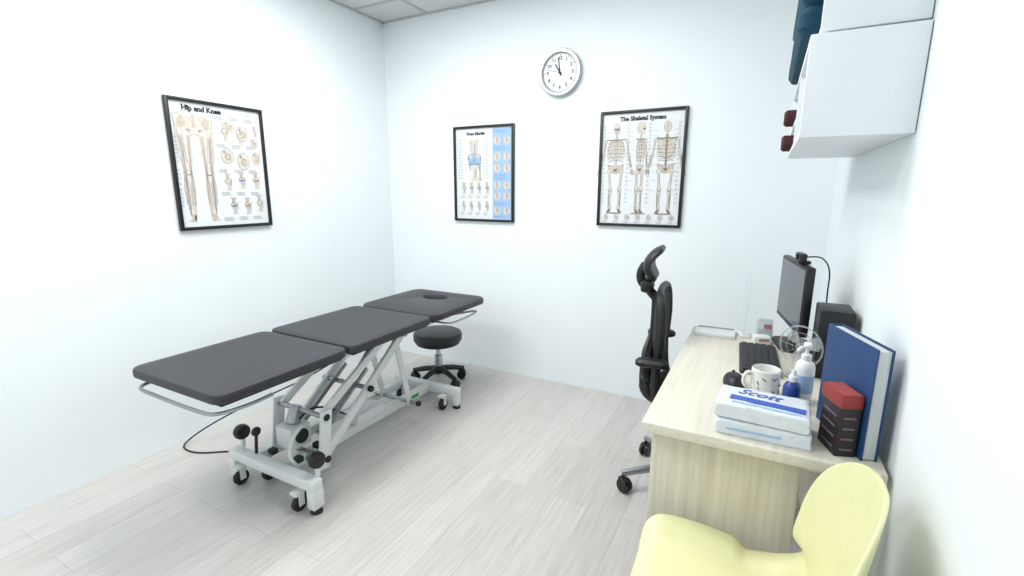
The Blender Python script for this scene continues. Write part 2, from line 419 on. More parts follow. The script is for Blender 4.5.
for f,dy in ((0.05,0.012),(0.5,0.012),(0.85,0.010),(1.0,0.0),(0.9,-0.018),(0.6,-0.026),(0.3,-0.030),(0.05,-0.030)):
    rings.append([bp(x*f,0.72+(z-0.72)*f,dy) for x,z in ol])
m.loft(rings); m.build('back_mesh',M['blackmesh'],oc,ang=1.5)
m=MB(); m.rslab(0.34,0.16,0.06,[(0.03,-0.030),(0.005,-0.016),(0,0.004),(0.015,0.020)]); o=m.build('lumbar_pad',M['black'],oc)
o.data.transform(T(0,-0.206,0.61)@Matrix.Rotation(PI/2,4,'X'))
m=MB(); m.bar((0,0.02,0.40),(0,-0.17,0.41),0.09,0.035,bev=0.01); m.tube(spl([(0,-0.15,0.41),(0,-0.205,0.45),(0,-0.212,0.56),(0,-0.190,0.72),(0,-0.190,0.90)],6),[0.036]*8+[0.032]*8+[0.022]*9,12)
m.build('back_support',M['black'],oc)
# C-shaped headrest pad
m=MB(); rings=[]
NZ=14
for i in range(NZ+1):
    q=-1+2*i/NZ
    zz=1.028+0.066*q; yc_=-0.232+0.044*q*q+0.010*q
    hw=0.105*math.sqrt(max(0.05,1-0.55*abs(q)**4)); th=0.021*math.sqrt(max(0.12,1-abs(q)**6))
    rings.append([Vector((hw*math.copysign(abs(math.cos(a))**0.6,math.cos(a)),yc_+th*math.sin(a)+0.9*(hw*math.cos(a))**2,zz-0.010*math.sin(a)*q)) for a in [2*PI*k/28 for k in range(28)]])
m.loft(rings); m.build('headrest',M['black'],oc)
m=MB(); m.tube(spl([(0,-0.190,0.87),(0,-0.222,0.905),(0,-0.258,0.945),(0,-0.262,0.985),(0,-0.245,1.02)],5),0.020,10)
m.box((0,-0.232,0.930),(0.12,0.050,0.055),bev=0.014); m.build('headrest_stem',M['black'],oc)
for s in (-1,1):
    m=MB(); m.tube(spl([(s*0.17,-0.07,0.405),(s*0.230,-0.12,0.42),(s*0.240,-0.15,0.50),(s*0.234,-0.16,0.64)],6),0.018,10)
    m.rslab(0.06,0.13,0.028,[(0.008,0.640),(0,0.646),(0,0.660),(0.01,0.670)],(s*0.230,-0.175,0)); m.build('armrest',M['black'],oc)
m=MB(); m.cyl((0,0,0.10),(0,0,0.27),0.028,bev=0.003); m.cyl((0,0,0.27),(0,0,0.40),0.017); m.build('gas_lift',M['black'],oc)
MB().lathe([(0.02,0.085),(0.045,0.09),(0.045,0.125),(0.03,0.135),(0.02,0.135)],seg=24).build('hub',M['steel'],oc)
for k in range(5):
    a=math.radians(140+72*k-6)+PI/2; ca,sa=math.cos(a),math.sin(a)
    lg=MB().tube([(0.03*ca,0.03*sa,0.112),(0.15*ca,0.15*sa,0.108),(0.31*ca,0.31*sa,0.085)],[0.024,0.019,0.014],12).build('base_leg',M['steel'],oc)
    caster(lg,0.305*ca,0.305*sa,0.032,a+0.5)

# ------------------------------------------------------------------ desk
DX0,DX1,DY0,DY1,DZ=2.42,2.94,-1.78,-0.76,0.74
desk=thing('desk','pale ash laminate desk along the right wall','desk',((DX0+DX1)/2,(DY0+DY1)/2,0))
def dl(x,y,z): return (x-(DX0+DX1)/2,y-(DY0+DY1)/2,z)
MB().box(dl((DX0+DX1)/2,(DY0+DY1)/2,DZ-0.014),(DX1-DX0,DY1-DY0,0.028),bev=0.004).build('desktop',M['desk'],desk)
MB().box(dl(2.615,-1.728,0.356),(0.345,0.022,0.712),bev=0.002).build('side_panel',M['deskv'],desk)
MB().box(dl(2.866,-0.79,0.356),(0.13,0.022,0.712),bev=0.002).build('side_panel',M['deskv'],desk)
MB().box(dl(2.85,-1.26,0.53),(0.018,1.00,0.364),bev=0.002).build('modesty_panel',M['deskv'],desk)
MB().box(dl(2.82,-1.728,0.70),(0.07,0.02,0.024)).build('rail',M['deskv'],desk)

# ------------------------------------------------------------------ yellow chair
yc=thing('plastic_chair','pale yellow moulded plastic chair beside the desk end','chair',(2.665,-2.015,0),PI/2+0.02)
SZ=0.026
prof=[(0.205,0.408,0.36),(0.200,0.434,0.40),(0.172,0.453,0.43),(0.12,0.453,0.448),(0.07,0.450,0.455),(0.02,0.445,0.455),(-0.02,0.440,0.45),(-0.06,0.437,0.44),(-0.10,0.438,0.42),(-0.145,0.454,0.395),(-0.174,0.510,0.378),(-0.187,0.58,0.375),(-0.196,0.65,0.368),(-0.203,0.705,0.345),(-0.208,0.75,0.30),(-0.211,0.784,0.23),(-0.213,0.804,0.15),(-0.214,0.812,0.05)]
pc=spl(prof,4)
m=MB(); grid=[]; NT=32
def lip(tt):
    a=abs(tt)
    if a<0.62: return 0.0
    if a<0.88:
        q=(a-0.62)/0.26; return q*q*(3-2*q)
    return 1.0
for i,p in enumerate(pc):
    row=[]
    bk=max(0,min(1,(p.y-0.438)/0.12)); bk=bk*bk*(3-2*bk) if p.x<-0.05 else 0
    # front lip, a step in the middle of the side edge, then the lip rising into the back
    q=max(0,min(1,(0.0-p.x)/0.035)); stp=q*q*(3-2*q)
    rise=max(0,min(1,(-0.02-p.x)/0.13))
    lh=0.026*(1-stp)+(0.008+0.052*rise)*stp
    for k in range(NT+1):
        tt=-1+2*k/NT; x=tt*(p.z/2-0.010*stp*(1-bk))
        yy=p.x+bk*1.9*x*x
        zz=p.y+SZ+(1-bk)*lh*lip(tt)
        row.append(m.bm.verts.new((x,yy,zz)))
    grid.append(row)
for a,b2 in zip(grid,grid[1:]):
    for k in range(NT): m.bm.faces.new((a[k],a[k+1],b2[k+1],b2[k]))
o=m.build('shell',M['yellow'],yc,ang=2)
so=o.modifiers.new('thick','SOLIDIFY'); so.thickness=0.008; so.offset=0
sb=o.modifiers.new('round','SUBSURF'); sb.levels=1; sb.render_levels=1
for sx in (-1,1):
    MB().bar((-0.1,sx*0.09,0.413+SZ),(0.1,sx*0.09,0.413+SZ),0.02,0.012).build('seat_bracket',M['steel'],yc)
    for sy in (-1,1):
        MB().tube(spl([(sx*0.09,sy*0.09,0.413+SZ),(sx*0.13,sy*0.12,0.39+SZ),(sx*0.175,sy*0.17,0.0)],5),0.011,10).build('leg',M['steel'],yc)

# ------------------------------------------------------------------ posters
class D2:
    """flat print in poster coordinates (x right, z up), facing local -y"""
    def __init__(s): s.bm=bmesh.new(); s.l=0
    def poly(s,pts,mi,lay=1):
        s.l+=1
        y=-0.0105-0.0003*lay-0.0000015*s.l
        f=s.bm.faces.new([s.bm.verts.new((x,y,z)) for x,z in pts]); f.material_index=mi
    def ell(s,x,z,a,b,mi,lay=1,rot=0,n=16):
        c,si=math.cos(rot),math.sin(rot)
        s.poly([(x+a*math.cos(2*PI*k/n)*c-b*math.sin(2*PI*k/n)*si,z+a*math.cos(2*PI*k/n)*si+b*math.sin(2*PI*k/n)*c) for k in range(n)],mi,lay)
    def line(s,pts,w,mi,lay=1):
        for (x0,z0),(x1,z1) in zip(pts,pts[1:]):
            dx,dz=x1-x0,z1-z0; L=math.hypot(dx,dz) or 1; nx,nz=-dz/L*w/2,dx/L*w/2
            s.poly([(x0+nx,z0+nz),(x1+nx,z1+nz),(x1-nx,z1-nz),(x0-nx,z0-nz)],mi,lay)
    def bone(s,x0,z0,x1,z1,w,mi,lay=1,edge=True):
        dx,dz=x1-x0,z1-z0; L=math.hypot(dx,dz); nx,nz=-dz/L,dx/L
        P=((0,1.0),(0.08,1.25),(0.2,0.6),(0.5,0.5),(0.8,0.6),(0.92,1.2),(1,1.0))
        for m_,gw,l_ in (((1,0.0016,lay-0.4),(mi,0,lay)) if edge else ((mi,0,lay),)):
            a=[(x0+dx*q+nx*(w*k/2+gw),z0+dz*q+nz*(w*k/2+gw)) for q,k in P]; b=[(x0+dx*q-nx*(w*k/2+gw),z0+dz*q-nz*(w*k/2+gw)) for q,k in P]
            s.poly(a+b[::-1],m_,l_)
        s.line([(x0+dx*.2+nx*w*.1,z0+dz*.2+nz*w*.1),(x0+dx*.8+nx*w*.1,z0+dz*.8+nz*w*.1)],w*.1,2,lay+.3)
    def caps(s,x,z,w,n,mi,gap=0.006):
        for k in range(n): s.poly([(x,z-k*gap),(x+w*random.uniform(.6,1),z-k*gap),(x+w*.6,z-k*gap-0.0016),(x,z-k*gap-0.0016)],mi,1)
    def build(s,name,mats,parent):
        me=bpy.data.meshes.new(name); s.bm.to_mesh(me); s.bm.free()
        for m_ in mats: me.materials.append(m_)
        o=bpy.data.objects.new(name,me); COL.objects.link(o); o.parent=parent; return o
INKS=[M['bone'],M['bonedark'],M['greyink'],M['redink'],M['blueink'],M['blueink2'],M['bone2'],M['ink']]
def poster(label,loc,rz,w,h):
    p=thing('framed_poster',label,'poster',loc,rz,'framed anatomy posters')
    f=MB(); fw=0.017; dp=0.022
    for sx in (-1,1): f.box((sx*(w/2-fw/2),-dp/2,0),(fw,dp,h),bev=0.002)
    for sz in (-1,1): f.box((0,-dp/2,sz*(h/2-fw/2)),(w-2*fw+0.004,dp,fw),bev=0.002)
    f.build('frame',M['frame'],p)
    MB().box((0,-0.0055,0),(w-2*fw,0.009,h-2*fw)).build('print',M['paper'],p)
    return p
def skeleton(d,x,z0,h,view,wx=1.12):
    k=h
    def Z(q): return z0-q*k
    nar=0.5 if view=='side' else wx
    d.ell(x,Z(.062),.040*k*(1.15 if view=='side' else 1),.059*k,1,1.8); d.ell(x,Z(.062),.037*k*(1.15 if view=='side' else 1),.055*k,6,2)
    if view=='front':
        d.ell(x,Z(.105),.024*k,.03*k,6,3)
        for s in (-1,1): d.ell(x+s*.014*k,Z(.065),.010*k,.011*k,7,4)
        d.ell(x,Z(.088),.005*k,.008*k,7,4); d.line([(x-.015*k,Z(.112)),(x+.015*k,Z(.112))],.004*k,7,4)
    elif view=='side':
        d.ell(x+.026*k,Z(.105),.022*k,.025*k,6,3); d.ell(x+.03*k,Z(.07),.009*k,.010*k,7,4)
    else: d.line([(x,Z(.02)),(x,Z(.10))],.004*k,1,4)
    d.line([(x,Z(.13)),(x,Z(.50))],.022*k,1,2); d.line([(x,Z(.13)),(x,Z(.50))],.014*k,6,2.3)
    for i in range(12):
        q=.19+i*.020; rw=(.05+.024*math.sin(PI*(i+1)/13))*k*nar*1.3
        sg=-1 if view=='back' else 1
        d.line([(x-rw,Z(q+.012+.006*sg)),(x-rw*.75,Z(q-.002)),(x,Z(q-.008*sg)),(x+rw*.75,Z(q-.002)),(x+rw,Z(q+.012+.006*sg))],.0058*k,1 if i%2 else 0,3)
    d.ell(x,Z(.28),.082*k*nar,.116*k,2,0.8); d.ell(x,Z(.28),.078*k*nar,.112*k,6,1)
    if view=='back':
        for s in (-1,1):
            d.poly([(x+s*.03*k,Z(.20)),(x+s*.10*k,Z(.185)),(x+s*.07*k,Z(.30))],1,3.6); d.poly([(x+s*.034*k,Z(.204)),(x+s*.094*k,Z(.190)),(x+s*.069*k,Z(.292))],6,3.8)
        d.line([(x,Z(.14)),(x,Z(.50))],.010*k,1,3.9)
    d.line([(x-.10*k*nar,Z(.175)),(x,Z(.185)),(x+.10*k*nar,Z(.175))],.011*k,1,3)
    d.poly([(x-.085*k*nar,Z(.445)),(x-.02*k,Z(.465)),(x+.02*k,Z(.465)),(x+.085*k*nar,Z(.445)),(x+.07*k*nar,Z(.515)),(x+.015*k,Z(.55)),(x-.015*k,Z(.55)),(x-.07*k*nar,Z(.515))],1,1.8)
    d.poly([(x-.080*k*nar,Z(.450)),(x-.02*k,Z(.470)),(x+.02*k,Z(.470)),(x+.080*k*nar,Z(.450)),(x+.066*k*nar,Z(.512)),(x+.015*k,Z(.546)),(x-.015*k,Z(.546)),(x-.066*k*nar,Z(.512))],0,2)
    d.ell(x,Z(.505),.020*k,.022*k,1,3); d.ell(x,Z(.48),.016*k,.016*k,6,3.2)
    for s in (-1,1):
        if view=='side' and s==-1: continue
        d.bone(x+s*.105*k*nar,Z(.18),x+s*.128*k*nar,Z(.345),.024*k,6,2)
        d.bone(x+s*.128*k*nar,Z(.345),x+s*.15*k*nar,Z(.485),.019*k,6,2); d.line([(x+s*.138*k*nar,Z(.35)),(x+s*.165*k*nar,Z(.48))],.006*k,1,3)
        d.ell(x+s*.165*k*nar,Z(.525),.016*k,.038*k,6,2,rot=s*.25)
        for q in (-.012,0,.012): d.line([(x+s*.165*k*nar+q*k,Z(.505)),(x+s*.175*k*nar+q*1.6*k,Z(.57))],.005*k,1,3)
    for s in (-1,1):
        d.bone(x+s*.065*k*nar,Z(.51),x+s*.048*k*nar,Z(.735),.034*k,6,2)
        d.ell(x+s*.048*k*nar,Z(.735),.020*k,.017*k,1,3); d.ell(x+s*.048*k*nar,Z(.732),.015*k,.013*k,6,3.3)
        d.bone(x+s*.048*k*nar,Z(.745),x+s*.046*k*nar,Z(.945),.028*k,6,2); d.line([(x+s*.064*k*nar,Z(.76)),(x+s*.060*k*nar,Z(.94))],.007*k,1,3)
        fs=1 if view=='side' else s
        d.poly([(x+s*.046*k*nar-fs*.015*k,Z(.945)),(x+s*.046*k*nar+fs*.010*k,Z(.945)),(x+s*.046*k*nar+fs*.04*k,Z(.985)),(x+s*.046*k*nar,Z(.995))],1,3)
def joint(d,x,z,s,tint=0):
    d.bone(x,z+s,x-s*.1,z+.05*s,s*.55,0,2); d.bone(x+s*.02,z-.05*s,x+s*.05,z-s,s*.5,6,2)
    d.ell(x-s*.05,z+.1*s,s*.38,s*.26,1,3); d.ell(x-s*.05,z+.12*s,s*.30,s*.20,6,3.3); d.ell(x,z-.12*s,s*.34,s*.18,0,4); d.line([(x+s*.4,z+s*.5),(x+s*.36,z-s*.6)],s*.07,2,2)
    if tint: d.ell(x,z,s*.24,s*.12,tint,5)
def socket(d,x,z,a,b):
    d.ell(x,z,a,b,1,1.6); d.ell(x,z,a*.94,b*.95,6,2); d.ell(x+a*.1,z-b*.1,a*.5,b*.45,1,3); d.ell(x+a*.1,z-b*.1,a*.43,b*.39,0,4); d.ell(x-a*.4,z+b*.5,a*.2,b*.2,2,3)

w,h=0.508,0.682
p=poster('framed white anatomy poster showing three standing skeletons',(1.965,0,1.459),0,w,h)
text('title','The Skeletal System',0.033,T(0,-0.0115,0.292)@RX,M['ink'],p,bold=0.0012,serif=True)
d=D2()
for x,v in ((-0.150,'front'),(-0.004,'side'),(0.146,'back')): skeleton(d,x,0.270,0.535,v)
for x in (-0.232,-0.088,0.040,0.206):
    for z in (0.26,0.24,0.22,0.20,0.18,0.16,0.14,0.12,0.10,0.08,0.06,0.035,0.01,-0.015,-0.04,-0.065,-0.09,-0.115,-0.14,-0.165,-0.19): d.caps(x,z,0.024,2,2)
for x in (-0.212,-0.07,0.065,0.212):
    for z in (0.225,0.195,0.16,0.12,0.08,0.03,-0.015,-0.06,-0.12): d.line([(x,z),(x+(0.03 if x<0.1 else -0.03),z-0.008)],0.0012,2,1.2)
for i in range(7):
    x=-0.198+i*0.066; socket(d,x,-0.285,0.015,0.019); d.caps(x-0.02,-0.310,0.04,2,2)
for i in range(3): d.ell(-0.15+.148*i,-0.262,0.05,0.005,2,1)
d.build('skeleton_drawing',INKS,p)

w,h=0.489,0.659
p=poster('framed knee poster with a light blue column down its right side',(0.87,0,1.444),0,w,h)
text('title','Knee Injuries',0.028,T(-0.06,-0.0115,0.277)@RX,M['ink'],p,bold=0.0010,serif=True)
d=D2()
d.poly([(0.075,0.31),(0.226,0.31),(0.226,-0.31),(0.075,-0.31)],4,0)
# large central knee joint with bluish cartilage
d.bone(-0.078,0.235,-0.074,0.115,0.062,6,2)
for sx in (-1,1):
    d.ell(-0.074+sx*.024,0.112,0.031,0.030,1,2.8); d.ell(-0.074+sx*.024,0.112,0.028,0.027,6,3); d.ell(-0.074+sx*.024,0.100,0.026,0.016,4,3.3)
    d.ell(-0.072+sx*.024,0.074,0.028,0.008,5,4.6); d.ell(-0.072+sx*.024,0.076,0.024,0.004,4,4.8)
    d.line([(-0.074+sx*.050,0.130),(-0.071+sx*.046,0.075),(-0.070+sx*.036,0.03)],0.006,5,4)
d.ell(-0.074,0.125,0.016,0.020,1,4); d.ell(-0.074,0.126,0.013,0.017,4,4.2); d.line([(-0.085,0.10),(-0.064,0.08)],0.005,5,5); d.line([(-0.062,0.10),(-0.080,0.08)],0.004,2,5.2)
d.bone(-0.072,0.066,-0.068,-0.045,0.056,6,2); d.bone(-0.030,0.055,-0.026,-0.045,0.016,0,2)
for q in (-0.105,-0.095,-0.050,-0.042): d.line([(q,0.22),(q-.002,0.15)],0.002,3,3)
for x in (-0.208,0.006):
    for z in (0.24,0.22,0.20,0.18,0.16,0.14,0.12,0.10,0.08,0.06,0.04,0.02,0.0,-0.02): d.caps(x,z,0.055,2,2)
for x in (-0.165,-0.10,-0.035,0.03): joint(d,x,-0.095,0.040,5 if x>-0.12 else 4); d.caps(x-.03,-0.147,0.055,4,2)
for i in range(4): joint(d,-0.17+i*0.066,-0.222,0.034,3 if i%2 else 4); d.caps(-0.20+i*0.066,-0.266,0.05,4,2)
for z in (0.225,0.115,0.04,-0.075,-0.15,-0.25):
    for x in (0.112,0.188): d.ell(x,z,0.026,0.030,6,1); joint(d,x,z,0.026,3)
for z in (0.290,0.278,0.185,0.174,0.163,0.0,-0.011,-0.022,-0.033,-0.19,-0.201,-0.212,-0.290): d.caps(0.085,z,0.13,1,5)
d.build('knee_drawing',INKS,p)

w,h=0.515,0.661
p=poster('framed poster of tall leg bones hanging alone on left wall',(0,-1.3305,1.4525),PI/2,w,h)
text('title','Hip and Knee',0.036,T(-0.08,-0.0115,0.285)@RX,M['ink'],p,bold=0.0014,serif=True)
d=D2()
d.poly([(-0.230,0.25),(-0.20,0.258),(-0.155,0.235),(-0.13,0.24),(-0.105,0.235),(-0.06,0.258),(-0.028,0.25),(-0.035,0.20),(-0.07,0.17),(-0.115,0.15),(-0.13,0.16),(-0.145,0.15),(-0.19,0.17),(-0.225,0.20)],1,0.8)
d.poly([(-0.228,0.249),(-0.20,0.256),(-0.155,0.233),(-0.13,0.238),(-0.105,0.233),(-0.06,0.256),(-0.030,0.249),(-0.037,0.201),(-0.071,0.171),(-0.115,0.152),(-0.13,0.162),(-0.145,0.152),(-0.189,0.171),(-0.223,0.201)],6,1)
for s in (-1,1): d.ell(-0.13+s*.06,0.215,0.022,0.028,0,1.5); d.ell(-0.13+s*.03,0.172,0.010,0.012,2,1.7)
d.line([(-0.13,0.255),(-0.13,0.19)],0.014,0,2)
for s in (-1,1):
    x=-0.13+s*0.052
    d.poly([(x+s*.045,0.20),(x-s*.03,0.17),(x-s*.03,0.05),(x-s*.018,-0.03),(x-s*.026,-0.12),(x-s*.012,-0.262),(x+s*.014,-0.262),(x+s*.032,-0.12),(x+s*.022,-0.03),(x+s*.042,0.06)],2,1.9)
    d.poly([(x+s*.0440,0.198),(x-s*.029,0.169),(x-s*.029,0.05),(x-s*.017,-0.03),(x-s*.025,-0.12),(x-s*.011,-0.261),(x+s*.013,-0.261),(x+s*.031,-0.12),(x+s*.021,-0.03),(x+s*.041,0.06)],6,2)
    d.bone(x+s*.022,0.18,x,-0.03,0.020,6,3); d.bone(x,-0.045,x+s*.002,-0.25,0.019,6,3); d.line([(x+s*.016,-0.05),(x+s*.013,-0.25)],0.004,1,4)
    d.ell(x,-0.036,0.017,0.014,1,4); d.ell(x,-0.034,0.012,0.011,6,5); d.poly([(x-.012,-0.25),(x+.012,-0.25),(x+s*.028,-0.283),(x-s*.010,-0.287)],0,4)
    for q in (-.024,-.019,-.014,.016,.021,.027,.034): d.line([(x+s*q,0.15),(x+s*q*.7,0.0),(x+s*q*.8,-0.2)],0.0014,3 if q in(.021,-.019) else 2,5)
joint(d,0.03,0.185,0.045); socket(d,0.055,0.215,0.034,0.028); joint(d,0.115,0.165,0.045); socket(d,0.130,0.185,0.036,0.040); joint(d,0.205,0.205,0.03)
socket(d,0.03,0.06,0.036,0.042); socket(d,0.12,0.035,0.036,0.048); socket(d,0.20,0.055,0.026,0.036); socket(d,0.195,0.14,0.022,0.026)
for i,(x,z,tn) in enumerate(((0.02,-0.08,0),(0.10,-0.07,5),(0.185,-0.07,3),(0.04,-0.21,5),(0.12,-0.21,3),(0.195,-0.20,0))): joint(d,x,z,0.046,tn)
for x in (-0.025,0.06,0.145):
    for z in (0.265,0.254,0.12,0.109,-0.012,-0.023,-0.135,-0.146,-0.272,-0.283): d.caps(x,z,0.075,2,2,0.005)
for z in (0.14,0.12,0.10,0.08,0.06,0.04,0.02,-0.02,-0.04,-0.06,-0.09,-0.12,-0.14,-0.16,-0.18,-0.2): d.caps(-0.236,z,0.022,2,2)
d.build('leg_bone_drawing',INKS,p)

# ------------------------------------------------------------------ wall clock
ck=thing('wall_clock','round silver rimmed wall clock above the posters','clock',(1.44,0,2.052))
S=0.95
MB().lathe([(0.02,0),(0.140*S,0),(0.148*S,-0.010),(0.148*S,-0.030),(0.142*S,-0.038),(0.126*S,-0.038),(0.118*S,-0.029),(0.116*S,-0.020),(0.02,-0.020)],axis='y',seg=56).build('rim',M['silver'],ck)
MB().lathe([(0.002,-0.0195),(0.1175*S,-0.0195),(0.1175*S,-0.0215),(0.002,-0.0215)],axis='y',seg=48).build('dial',M['face'],ck)
for k in range(1,13):
    a=PI/2-2*PI*k/12
    text('numeral',str(k),0.028,T(0.084*math.cos(a),-0.0225,0.084*math.sin(a))@RX,M['ink'],ck,0.0007)
m=MB()
for k in range(60):
    a=2*PI*k/60; r0=(0.107 if k%5 else 0.103)*S; r1=0.113*S
    m.bar((r0*math.cos(a),-0.022,r0*math.sin(a)),(r1*math.cos(a),-0.022,r1*math.sin(a)),0.0015 if k%5 else 0.003,0.001,bev=0,up=(0,1,0))
m.build('minute_marks',M['ink'],ck,smooth=False)
def hand(name,a,L,wd,y,mt):
    a=math.radians(90-a); d0=Vector((math.cos(a),0,math.sin(a)))
    MB().bar(Vector((0,y,0))-d0*0.018,Vector((0,y,0))+d0*L,wd,0.0014,bev=0,up=(0,1,0)).build(name,mt,ck,smooth=False)
hand('hour_hand',328,0.060,0.007,-0.0245,M['ink']); hand('minute_hand',352,0.088,0.005,-0.027,M['ink']); hand('second_hand',285,0.09,0.0016,-0.029,M['ink'])
MB().cyl((0,-0.021,0),(0,-0.031,0),0.006).build('centre_cap',M['ink'],ck)

# ------------------------------------------------------------------ wall cubes
def cube(name,label,x0,x1,y0,y1,z0,z1,shelf=None,div=True):
    c=thing(name,label,'wall cabinet',((x0+x1)/2,(y0+y1)/2,z0),0,'white wall boxes')
    ox,oy=(x0+x1)/2,(y0+y1)/2; tk=0.016
    def L(x,y,z): return (x-ox,y-oy,z-z0)
    hh=z1-z0
    MB().box(L((x0+x1)/2,y0+tk/2,(z0+z1)/2),(x1-x0,tk,hh),bev=0.003).build('side_panel',M['cabinet'],c)
    MB().box(L((x0+x1)/2,y1-tk/2,(z0+z1)/2),(x1-x0,tk,hh),bev=0.003).build('side_panel',M['cabinet'],c)
    MB().box(L((x0+x1)/2,(y0+y1)/2,z0+tk/2),(x1-x0,y1-y0-2*tk,tk),bev=0.0015).build('bottom_panel',M['cabinet'],c)
    MB().box(L((x0+x1)/2,(y0+y1)/2,z1-tk/2),(x1-x0,y1-y0-2*tk,tk),bev=0.0015).build('top_panel',M['cabinet'],c)
    MB().box(L(x1-0.004,(y0+y1)/2,(z0+z1)/2),(0.008,y1-y0-2*tk,hh-2*tk)).build('back_panel',M['cabinet'],c)
    if div: MB().box(L((x0+x1)/2-0.004,(y0+y1)/2-0.02,(z0+z1)/2),(x1-x0-0.012,tk,hh-2*tk),bev=0.001).build('divider',M['cabinet'],c)
    if shelf: 
        ya,yb=(y0+y1)/2-0.02+tk/2,y1-tk
        MB().box(L((x0+x1)/2-0.004,(ya+yb)/2,shelf),(x1-x0-0.012,yb-ya,0.012)).build('shelf',M['cabinet'],c)
    return c
cube('wall_cabinet','lower white open-fronted wall box holding maroon rolls',2.712,2.948,-1.48,-0.58,1.466,1.712,1.565)
cube('wall_cabinet','upper white wall box holding teal cloth',2.732,2.948,-1.462,-0.60,1.7195,2.08,div=False)
m=MB()
lay=[(0.0,0.07),(0.072,0.07),(0.144,0.07),(0.216,0.065)]
for i,(z,hh) in enumerate(lay):
    m.rslab(0.235,0.70,0.03,[(0.012,z),(0,z+0.018),(0,z+hh-0.018),(0.012,z+hh)],(0.003*(i%2),0.004*(i%3),0),n=5)
tag(m.build('folded_cloth',M['teal']),'dark teal folded cloth poking out of the upper wall box','cloth',(2.800,-1.045,1.7365))
for i,(z,nm) in enumerate(((1.482+0.030,'maroon roll lying lower in the white wall box'),(1.571+0.030,'maroon roll lying higher in the white wall box'))):
    m=MB(); m.cyl((-0.118,0,0),(0.09,0,0),0.030,seg=28,bev=0.008)
    tag(m.build('foam_roll',M['maroon']),nm,'roll',(2.800,-0.78-0.02*i,z),None,'maroon rolls in the wall box')

# ------------------------------------------------------------------ desk items
Z=DZ
mo=thing('computer_monitor','black computer monitor standing on the desk','monitor',(2.770,-0.88,Z),math.radians(-80))
MB().box((0,0.012,0.21),(0.37,0.028,0.25),bev=0.006).build('housing',M['black'],mo)
MB().box((0,-0.0025,0.214),(0.346,0.002,0.218)).build('screen',M['screen'],mo)
MB().box((0,0.04,0.11),(0.05,0.02,0.20),rot=(-0.08,0,0),bev=0.005).build('stand_neck',M['black'],mo)
MB().rslab(0.20,0.13,0.04,[(0.004,0),(0,0.004),(0.002,0.010),(0.02,0.014)],(0,0.03,0)).build('stand_base',M['black'],mo)
wc=thing('webcam','small black webcam clipped on the monitor top','webcam',(2.784,-0.970,Z+0.3355),math.radians(-80))
m=MB(); m.rslab(0.075,0.024,0.010,[(0.003,0.012),(0,0.015),(0,0.036),(0.003,0.039)]); m.box((0,0.01,0.006),(0.03,0.04,0.012),bev=0.002); m.build('body',M['black'],wc)
MB().cyl((0,-0.012,0.026),(0,-0.018,0.026),0.010,bev=0.001).build('lens',M['lens'],wc)
MB().tube(spl([(0.02,0.012,0.028),(0.05,0.05,0.03),(0.06,0.075,-0.01),(0.055,0.08,-0.09),(0.03,0.09,-0.17)],6),0.0025,8).build('cable',M['black'],wc)
pcx=thing('mini_computer','matte black computer box behind the monitor against wall','computer',(2.885,-1.15,Z))
MB().box((0,0,0.1125),(0.095,0.14,0.225),bev=0.005).build('case',M['black'],pcx)
for i in range(6): MB().box((-0.048,0.0,0.05+0.022*i),(0.001,0.10,0.006)).build('vent',M['rubber'],pcx)
# binder
A=Vector((2.826,-1.535)); udir=Vector((0.325,-0.946)).normalized(); ndir=Vector((-udir.y,udir.x))
ang=math.atan2(udir.y,udir.x); BL=0.215
bd=thing('ring_binder','large blue binder full of white pages standing upright','binder',(A.x,A.y,Z),ang)
MB().box((BL/2,0.002,0.13),(BL,0.004,0.26),bev=0.001).build('cover',M['navy'],bd)
MB().box((BL/2,0.032,0.13),(BL,0.004,0.26),bev=0.001).build('cover',M['navy'],bd)
MB().box((0.002,0.017,0.13),(0.004,0.026,0.26),bev=0.001).build('spine',M['navy'],bd)
MB().box((BL/2+0.001,0.017,0.129),(BL-0.010,0.0255,0.252)).build('pages',M['pages'],bd)
# stacked cartons
n2=-ndir
P0=A+udir*0.162+n2*0.027
bx=thing('carton','tall black carton in front of the blue binder','box',(P0.x,P0.y,Z),ang)
MB().box((0,0,0.058),(0.080,0.044,0.116),bev=0.0015).build('body',M['boxblack'],bx)
for i in range(4):
    MB().box((0.0405,0,0.018+0.025*i),(0.0006,0.026,0.004)).build('print',M['boxprint'],bx,smooth=False)
    MB().box((0,-0.0224,0.018+0.025*i),(0.055,0.0006,0.004)).build('print',M['boxprint'],bx,smooth=False)
b3=thing('carton','small red carton lying on top of the black carton','box',(P0.x-0.002,P0.y-0.001,Z+0.1165),ang+0.05)
MB().box((0,0,0.016),(0.084,0.046,0.032),bev=0.0015).build('body',M['red'],b3)
MB().box((0,0,0.0323),(0.078,0.040,0.0006)).build('lid_print',M['redl'],b3)
# pump bottle
pb=thing('pump_bottle','white pump dispenser bottle beside the blue bottle','bottle',(2.797,-1.435,Z))
MB().lathe([(0.005,0),(0.022,0.001),(0.025,0.006),(0.025,0.102),(0.021,0.116),(0.012,0.124),(0.005,0.125)],seg=28).build('body',M['bottlewhite'],pb)
m=MB(); m.cyl((0,0,0.124),(0,0,0.141),0.013,bev=0.002); m.cyl((0,0,0.141),(0,0,0.162),0.005); m.rslab(0.020,0.030,0.008,[(0.002,0.161),(0,0.164),(0,0.172),(0.003,0.175)],(0,-0.004,0)); m.tube([(0,-0.015,0.167),(-0.018,-0.032,0.166),(-0.026,-0.038,0.156)],0.005,8)
m.build('pump',M['bottlewhite'],pb)
MB().lathe([(0.0253,0.03),(0.0256,0.032),(0.0256,0.08),(0.0253,0.082)],seg=28).build('bottle_label',M['blueink'],pb)
bb=thing('bottle','small deep blue bottle with white cap','bottle',(2.767,-1.50,Z))
